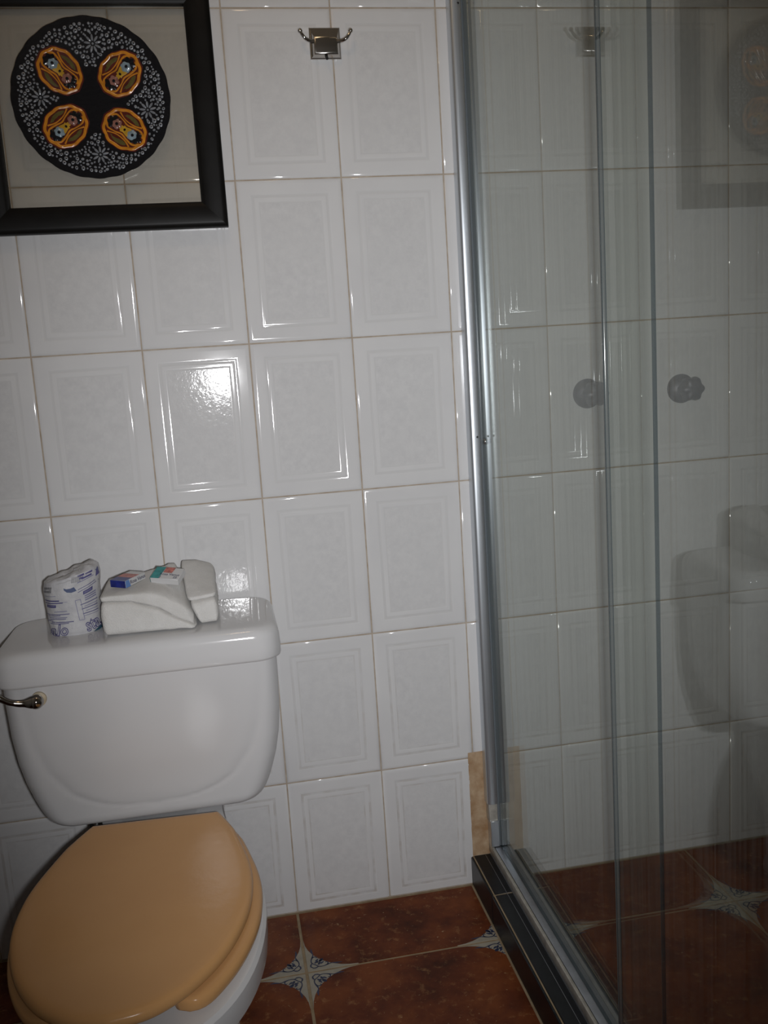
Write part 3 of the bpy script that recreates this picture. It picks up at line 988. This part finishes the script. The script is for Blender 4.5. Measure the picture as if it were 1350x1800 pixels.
# ring with an open front: a rounded bar swept along each arm and round the back
bm = bmesh.new()
hp = [(w, t) for w, t in seat_half() if t < 0.470]
path = [(-w, t) for w, t in reversed(hp)] + hp
cen, wid = [], []
m = len(path)
loops = []
for i, (w, t) in enumerate(path):
    a = Vector(path[max(i - 1, 0)]); b = Vector(path[min(i + 1, m - 1)])
    d = (b - a).normalized(); nn = Vector((-d.y, d.x))
    if nn.dot(Vector((0, 0.24)) - Vector((w, t))) > 0: nn = -nn
    e = min(i, m - 1 - i)
    k_ = math.sqrt(max(0.02, 1 - (1 - min(1, e / 5.0)) ** 2))
    half = 0.031 * k_
    c = Vector((w, t)) + nn * (0.0080 - 0.031) + Vector((0.0035, 0.0))
    lp = []
    for j in range(20):
        th = 2 * PI * j / 20
        sx_ = math.copysign(abs(math.cos(th)) ** 0.55, math.cos(th)) * half
        sz_ = math.copysign(abs(math.sin(th)) ** 0.7, math.sin(th)) * 0.0125 * (0.5 + 0.5 * k_)
        q = c + nn * sx_
        lp.append((*seat_place(q.x, q.y), 0.3665 + sz_))
    loops.append(lp)
loft(bm, loops)
at_parent(from_bm('seat_ring', bm, 'seat', None, angle=70), toi)
for s in (-1, 1):
    bm = bmesh.new()
    x, y = seat_place(s * 0.070, -0.010)
    add_lathe(bm, [(0, 0.013), (0.012, 0.013), (0.018, 0.010), (0.022, 0.004)], (x, y, 0.352), (0, 0, 1), 18)
    at_parent(from_bm('seat_hinge', bm, 'seat', None), toi)
bm = bmesh.new()
for xx in (-0.560, -0.545):
    add_lathe(bm, [(0, 0.004), (0.010, 0.004)], (xx, -0.198, 0.351), (0, 0, 1), 8)
at_parent(from_bm('tank_bolt', bm, 'dark_metal', None), toi)

# ------------------------------------------------------------------ wrapped toilet roll
TOP = 0.7034
roll = empty('toilet_roll', (-0.5560, -0.128, TOP))
tag(roll, 'wrapped toilet paper roll in white printed paper on the toilet tank, left end', 'toilet paper')
RH = 0.106
VIEW = math.radians(-80.5)     # direction (angle in x/y) in which the printed front faces the room
def roll_pt(th, v, lift=0.0):
    """point on the wrapper: th = angle from the front direction (+ to the right), v = 0..1 up the side"""
    a = VIEW + th
    r = 0.0452 + 0.0062 * v
    r *= 1 + 0.022 * math.cos(4 * (th - 0.78)) * (0.4 + 0.6 * v) - 0.05 * sstep(0.86, 1.0, v)
    r += 0.0014 * noise.noise((math.cos(a) * 3, math.sin(a) * 3, v * 5)) + lift
    h = RH + 0.012 * math.cos(a) - 0.002
    lean = 0.002 * v
    return Vector((r * math.cos(a) + lean, r * math.sin(a), v * h))
bm = bmesh.new()
NR = 72
loops = []
for v in [0, 0.015, 0.04, 0.1, 0.2, 0.3, 0.4, 0.5, 0.6, 0.7, 0.8, 0.88, 0.94, 0.98, 1.0]:
    lp = []
    for j in range(NR):
        p = roll_pt(2 * PI * j / NR - PI, v)
        if v < 0.03:
            p.x *= 0.96; p.y *= 0.96
        lp.append(p)
    loops.append(lp)
top = loops[-1]
c = sum((Vector(p) for p in top), Vector()) / NR
for f_, dz in ((0.86, 0.0030), (0.66, 0.0030), (0.45, -0.001), (0.28, -0.004), (0.12, -0.006)):
    loops.append([Vector(((p.x - c.x) * f_ + c.x, (p.y - c.y) * f_ + c.y, p.z + dz + 0.0030 * noise.noise((p.x * 60, p.y * 60, f_ * 3)) + 0.0016 * math.sin(9 * (2 * PI * j / NR) + f_ * 5))) for j, p in enumerate(top)])
loft(bm, loops)
from_bm('wrapper', bm, 'wrap', roll, angle=60)
# flat print on the wrapper, laid out over the visible front: u,v in 0..1
def uv_pt(u, v, lift=0.0005):
    s = max(-0.985, min(0.985, 2 * u - 1))
    return roll_pt(math.asin(s) * 0.96, v, lift)
def print_quad(bm, pts, mi=0, nsub=6):
    """quad (four u,v corners, left-bottom first, counter-clockwise), subdivided along u"""
    a, b, c_, d = [Vector(p) for p in pts]
    prev = None
    for i in range(nsub + 1):
        t = i / nsub
        lo, hi = a.lerp(b, t), d.lerp(c_, t)
        cur = (bm.verts.new(uv_pt(*lo)), bm.verts.new(uv_pt(*hi)))
        if prev:
            bm.faces.new((prev[0], cur[0], cur[1], prev[1])).material_index = mi
        prev = cur
def cv(px, py):
    """position in my close-up of the photograph (1350 x 1495) -> u,v"""
    left = interp([450, 1350], [155, 300], py); right = interp([300, 650, 1200], [1150, 1195, 1120], py)
    u = (px - left) / (right - left)
    vtop = interp([155, 1190], [415, 290], px); vbot = interp([290, 500, 1130], [1370, 1395, 1260], px)
    return (u, 0.985 * (vbot - py) / (vbot - vtop) + 0.0)
def pbar(bm, x0, x1, y, w, slope, mi=0):
    y1 = y + slope * (x1 - x0)
    print_quad(bm, [cv(x0, y + w), cv(x1, y1 + w), cv(x1, y1 - w), cv(x0, y - w)], mi)
bm = bmesh.new()
rl = random.Random(2)
for (x0, x1, y, w, sl_, mi) in [(195, 380, 625, 4, 0.02, 1), (190, 440, 703, 11, 0.07, 0), (200, 500, 750, 9, 0.05, 0), (500, 575, 757, 3, -0.02, 1),
                               (360, 560, 915, 6, 0.03, 1), (210, 600, 958, 6, 0.03, 0), (250, 450, 990, 6, 0.03, 0), (240, 560, 1022, 7, 0.03, 1), (260, 540, 1052, 6, 0.03, 0),
                               (250, 340, 1080, 5, 0.03, 0), (270, 660, 1105, 7, 0.0, 0), (300, 580, 1138, 6, 0.0, 0),
                               (745, 1030, 460, 6, -0.23, 1), (765, 1060, 575, 5, -0.33, 0), (765, 1130, 620, 5, -0.36, 0),
                               (880, 1080, 690, 9, -0.28, 1), (880, 1080, 725, 9, -0.28, 1), (880, 1080, 760, 9, -0.28, 1), (795, 1090, 832, 6, -0.25, 0), (860, 1080, 862, 5, -0.25, 1),
                               (810, 1080, 905, 6, -0.22, 0), (880, 1080, 935, 5, -0.22, 1), (820, 1080, 985, 6, -0.20, 0), (830, 1070, 1020, 4, -0.2, 1)]:
    pbar(bm, x0, x1, y, w, sl_, mi)
pbar(bm, 238, 388, 800, 26, 0.10, 0)
pbar(bm, 858, 1020, 640, 28, -0.34, 0)
pbar(bm, 255, 372, 797, 9, 0.10, 1)
pbar(bm, 880, 1000, 633, 10, -0.34, 1)
for x in range(640, 800, 17):                                   # bar code
    print_quad(bm, [cv(x, 445), cv(x + 8, 443), cv(x + 8 + 14, 350), cv(x + 14, 352)], 2, 1)
for x in range(185, 310, 14):
    print_quad(bm, [cv(x, 560), cv(x + 9, 560), cv(x + 9, 460), cv(x, 460)], 2, 1)
for a_, b_ in (((705, 750), (750, 1090)), ((800, 735), (835, 1075))):  # outlined box
    print_quad(bm, [cv(a_[0], a_[1]), cv(a_[0] + 9, a_[1]), cv(b_[0] + 9, b_[1]), cv(*b_)], 1, 1)
pbar(bm, 705, 805, 748, 4, -0.10, 1); pbar(bm, 750, 840, 1090, 4, -0.1, 1)
for u0, u1, v0, v1, sl_ in ((0.60, 0.72, 0.955, 0.985, 0.0), (0.66, 0.84, 0.90, 0.925, 0.012), (0.74, 0.86, 0.945, 0.97, 0.012), (0.62, 0.70, 0.915, 0.94, 0.0)):
    print_quad(bm, [(u0, v0), (u1, v0 + sl_), (u1, v1 + sl_), (u0, v1)], 0, 3)
print_quad(bm, [(0.90, 0.86), (0.975, 0.88), (0.965, 0.985), (0.93, 0.96)], 0, 3)
from_bm('printed_lines', bm, ('ink', 'ink_dim', 'ink_grey'), roll, smooth=False)
bm = bmesh.new()
cres = [(510, 505), (560, 530), (630, 530), (690, 515), (745, 585), (650, 605), (570, 590), (520, 545)]
vs = [bm.verts.new(uv_pt(*cv(*p))) for p in cres]
for i in (0, 1, 2):
    bm.faces.new((vs[i], vs[i + 1], vs[7 - i - 1], vs[7 - i]))
from_bm('blue_crescent', bm, 'slate', roll, smooth=False)
bm = bmesh.new()
print_quad(bm, [cv(890, 1375), cv(1120, 1262), cv(1118, 1185), cv(930, 1320)], 0)
from_bm('teal_band', bm, 'teal_d', roll, smooth=False)
for s, px, py, size, rot_, nm in (('alo', 430, 1282, 300, 0.03, 'lettering'), ('sta', 950, 1160, 290, 0.36, 'lettering')):
    for wgt, mi in ((0.034, 'ink'), (-0.016, 'wrap')):
        tb = text_bm(s, size, 0.15, wgt * size)
        if mi == 'wrap':
            lift = 0.0009
        else:
            lift = 0.0006
        for vtx in tb.verts:
            x, y = vtx.co.x * 0.74, vtx.co.y
            X = px + x * math.cos(rot_) - y * math.sin(rot_); Y = py - (x * math.sin(rot_) + y * math.cos(rot_))
            vtx.co = uv_pt(*cv(X, Y), lift)
        if mi == 'wrap':
            me_ = bpy.data.meshes.new('lettering_fill'); tb.to_mesh(me_); tb.free()
            link('lettering_fill', me_, mi, roll)
        else:
            from_bm(nm, tb, mi, roll, smooth=False)
# folded-over flap of wrapper on the top right with its dark print
bm = bmesh.new()
GX, GY = 18, 8
ccx = Vector((c.x, c.y, c.z))
for i in range(GX + 1):
    for j in range(GY + 1):
        t, w = i / GX, j / GY
        th = -0.55 + 1.75 * t
        rim = roll_pt(th, 0.95, 0.0012)
        q = rim.lerp(ccx + Vector((0.006, 0.004, 0.004)), w * 0.95)
        q.z += 0.009 * math.sin(PI * min(1, w * 1.3)) * (0.35 + 0.65 * t) + 0.0012 * noise.noise((t * 9, w * 6, 0))
        bm.verts.new(q)
bm.verts.ensure_lookup_table()
for i in range(GX):
    for j in range(GY):
        a = i * (GY + 1) + j
        f = bm.faces.new((bm.verts[a], bm.verts[a + GY + 1], bm.verts[a + GY + 2], bm.verts[a + 1]))
        f.material_index = 1 if ((8 <= i <= 13 and j in (2, 4) and i % 3) or (i >= 15 and j <= 2)) else 0
from_bm('folded_flap', bm, ('wrap', 'slate'), roll)

# ------------------------------------------------------------------ towels
def towel_piece(name, parent, x0, x1, prof, nx=40, ny=26, seed=0.0, rc=0.010, fuzz=0.0009, shear=None):
    """soft slab: prof(x) -> (y_front, y_back, z_low, z_front, z_back); rounded edges, rumpled"""
    bm = bmesh.new()
    loops = []
    for i in range(nx + 1):
        t = i / nx
        e = min(t, 1 - t) * (x1 - x0)
        s = math.sqrt(max(0.0, 1 - (1 - min(1, e / rc)) ** 2))
        s = 0.12 + 0.88 * s
        x = x0 + (x1 - x0) * t
        yf, yb, zl, zf, zb = prof(x)
        ym = (yf + yb) / 2; zm = (zl + (zf + zb) / 2) / 2
        lp = []
        for j in range(ny * 2):
            th = 2 * PI * j / (ny * 2)
            cx_, cz_ = math.cos(th), math.sin(th)
            pw = 0.32
            uy = math.copysign(abs(cx_) ** pw, cx_); uz = math.copysign(abs(cz_) ** pw, cz_)
            y = ym + uy * (yb - yf) / 2 * (0.75 + 0.25 * s)
            zt = zf + (zb - zf) * (y - yf) / (yb - yf)
            z = zl + (zt - zl) * (uz * s + 1) / 2 if uz > 0 else zl + (zt - zl) * (uz * s + 1) / 2
            q = Vector((x, y, z))
            nz = noise.noise_vector(q * 55 + Vector((seed, 0, 0)))
            q += nz * fuzz + noise.noise_vector(q * 260 + Vector((seed, 5, 0))) * fuzz * 0.35
            q.z = max(q.z, zl + 0.0002)
            if shear:
                q.x -= shear(t) * (q.z - TOP)
            lp.append(q)
        loops.append(lp)
    loft(bm, loops)
    return at_parent(from_bm(name, bm, 'terry', None, angle=80), parent)

tw1 = empty('folded_towel', (-0.425, -0.15, TOP))
tag(tw1, 'wide folded white towel with a slanting flap, beside the toilet roll', 'towel', 'folded towels on the toilet tank')
towel_piece('lower_fold', tw1, -0.502, -0.340, lambda x: (-0.214, -0.085, TOP, TOP + interp([-0.502, -0.45, -0.40, -0.36, -0.340], [0.066, 0.062, 0.042, 0.018, 0.006], x), TOP + interp([-0.502, -0.340], [0.062, 0.030], x)), seed=1.0, shear=lambda t: 0.38 * sstep(0.55, 1, t))
towel_piece('upper_fold', tw1, -0.501, -0.3380, lambda x: (-0.208, -0.062,
            TOP + interp([-0.501, -0.45, -0.40, -0.36, -0.338], [0.062, 0.058, 0.038, 0.012, 0.001], x),
            TOP + interp([-0.501, -0.46, -0.42, -0.38, -0.352, -0.338], [0.072, 0.074, 0.073, 0.064, 0.051, 0.036], x),
            TOP + interp([-0.501, -0.45, -0.40, -0.36, -0.338], [0.073, 0.078, 0.090, 0.098, 0.098], x)), seed=4.0, rc=0.004, shear=lambda t: 0.38 * sstep(0.55, 1, t))
tw2 = empty('folded_towel', (-0.335, -0.10, TOP))
tag(tw2, 'smaller folded white towel at the right end of the wide towel, nothing lying on it', 'towel', 'folded towels on the toilet tank')
towel_piece('lower_fold', tw2, -0.3368, -0.3015, lambda x: (-0.196, -0.052, TOP, TOP + interp([-0.337, -0.3015], [0.044, 0.047], x), TOP + interp([-0.337, -0.3015], [0.062, 0.058], x)), seed=7.0, rc=0.006, shear=lambda t: 0.37 * (1 - t))
towel_piece('upper_fold', tw2, -0.3372, -0.3030, lambda x: (-0.186, -0.045, TOP + interp([-0.337, -0.303], [0.042, 0.046], x), TOP + interp([-0.337, -0.303], [0.050, 0.055], x), TOP + interp([-0.337, -0.320, -0.303], [0.097, 0.094, 0.080], x)), seed=9.0, rc=0.005, shear=lambda t: 0.37 * (1 - t))

# ------------------------------------------------------------------ soap boxes
def soap_box(label, loc, rot, size, mats, texts):
    L, W_, H = size
    t = empty('soap_box', loc)
    t.rotation_euler = rot
    tag(t, label, 'soap box', 'little soap boxes on the towels')
    bm = bmesh.new()
    add_box(bm, -L / 2, L / 2, -W_ / 2, W_ / 2, 0, H, 0.0006, 1)
    from_bm('carton', bm, mats[0], t)
    for nm, mt, quad in mats[1]:
        bm = bmesh.new()
        bm.faces.new([bm.verts.new(p) for p in quad])
        from_bm(nm, bm, mt, t, smooth=False)
    for s, size_, origin, ux, uy, mt in texts:
        tb = text_bm(s, size_, 0.0, 0.01 * size_)
        o_, ux, uy = Vector(origin), Vector(ux), Vector(uy)
        for vtx in tb.verts:
            vtx.co = o_ + ux * vtx.co.x + uy * vtx.co.y
        from_bm('lettering', tb, mt, t, smooth=False)
    return t
e = 0.0003
L, W_, H = 0.058, 0.032, 0.013
soap_box('soap box with a navy blue end, nearer the wrapped toilet roll', (-0.4560, -0.140, TOP + 0.0775), (math.radians(2), math.radians(-3), math.radians(58)), (L, W_, H),
         ('box_white', [('blue_end', 'box_navy', [(-L / 2 - e, -W_ / 2, 0), (-L / 2 - e, W_ / 2, 0), (-L / 2 - e, W_ / 2, H), (-L / 2 - e, -W_ / 2, H)]),
                        ('sky_band', 'box_sky', [(-L / 2, -W_ / 2 - e, 0), (-L / 2 + 0.014, -W_ / 2 - e, 0), (-L / 2 + 0.010, -W_ / 2 - e, H), (-L / 2, -W_ / 2 - e, H)]),
                        ('blue_top', 'box_navy', [(-L / 2, -W_ / 2, H + e), (-L / 2 + 0.020, -W_ / 2, H + e), (-L / 2 + 0.020, W_ / 2, H + e), (-L / 2, W_ / 2, H + e)]),
                        ('top_picture', 'box_pink', [(-L / 2 + 0.020, -W_ / 2, H + e), (0.012, -W_ / 2, H + e), (0.012, W_ / 2, H + e), (-L / 2 + 0.020, W_ / 2, H + e)])]),
         [('Rosa Venus', 0.0095, (0.006, -W_ / 2 - 2 * e, H / 2), (1, 0, 0), (0, 0, 1), 'text')])
L, W_, H = 0.053, 0.034, 0.012
soap_box('soap box with a teal end and pink picture, right of the blue ended box', (-0.3850, -0.148, TOP + 0.0795), (math.radians(22), math.radians(5), math.radians(-22)), (L, W_, H),
         ('box_white', [('teal_end', 'box_teal', [(-L / 2, -W_ / 2, H + e), (-L / 2 + 0.016, -W_ / 2, H + e), (-L / 2 + 0.018, W_ / 2, H + e), (-L / 2, W_ / 2, H + e)]),
                        ('teal_side', 'box_teal', [(-L / 2 - e, -W_ / 2, 0), (-L / 2 - e, W_ / 2, 0), (-L / 2 - e, W_ / 2, H), (-L / 2 - e, -W_ / 2, H)]),
                        ('flower_picture', 'box_pink', [(-L / 2 + 0.018, 0.001, H + e), (0.008, 0.001, H + e), (0.010, W_ / 2, H + e), (-L / 2 + 0.018, W_ / 2, H + e)])]),
         [('Rosa Venus', 0.0080, (0.006, -0.004, H + 2 * e), (1, 0, 0), (0, 1, 0), 'text'), ('25', 0.0075, (0.019, -0.0115, H + 2 * e), (1, 0, 0), (0, 1, 0), 'text'),
          ('J', 0.0085, (-0.009, -0.0120, H + 2 * e), (1, 0, 0), (0, 1, 0), 'text')])
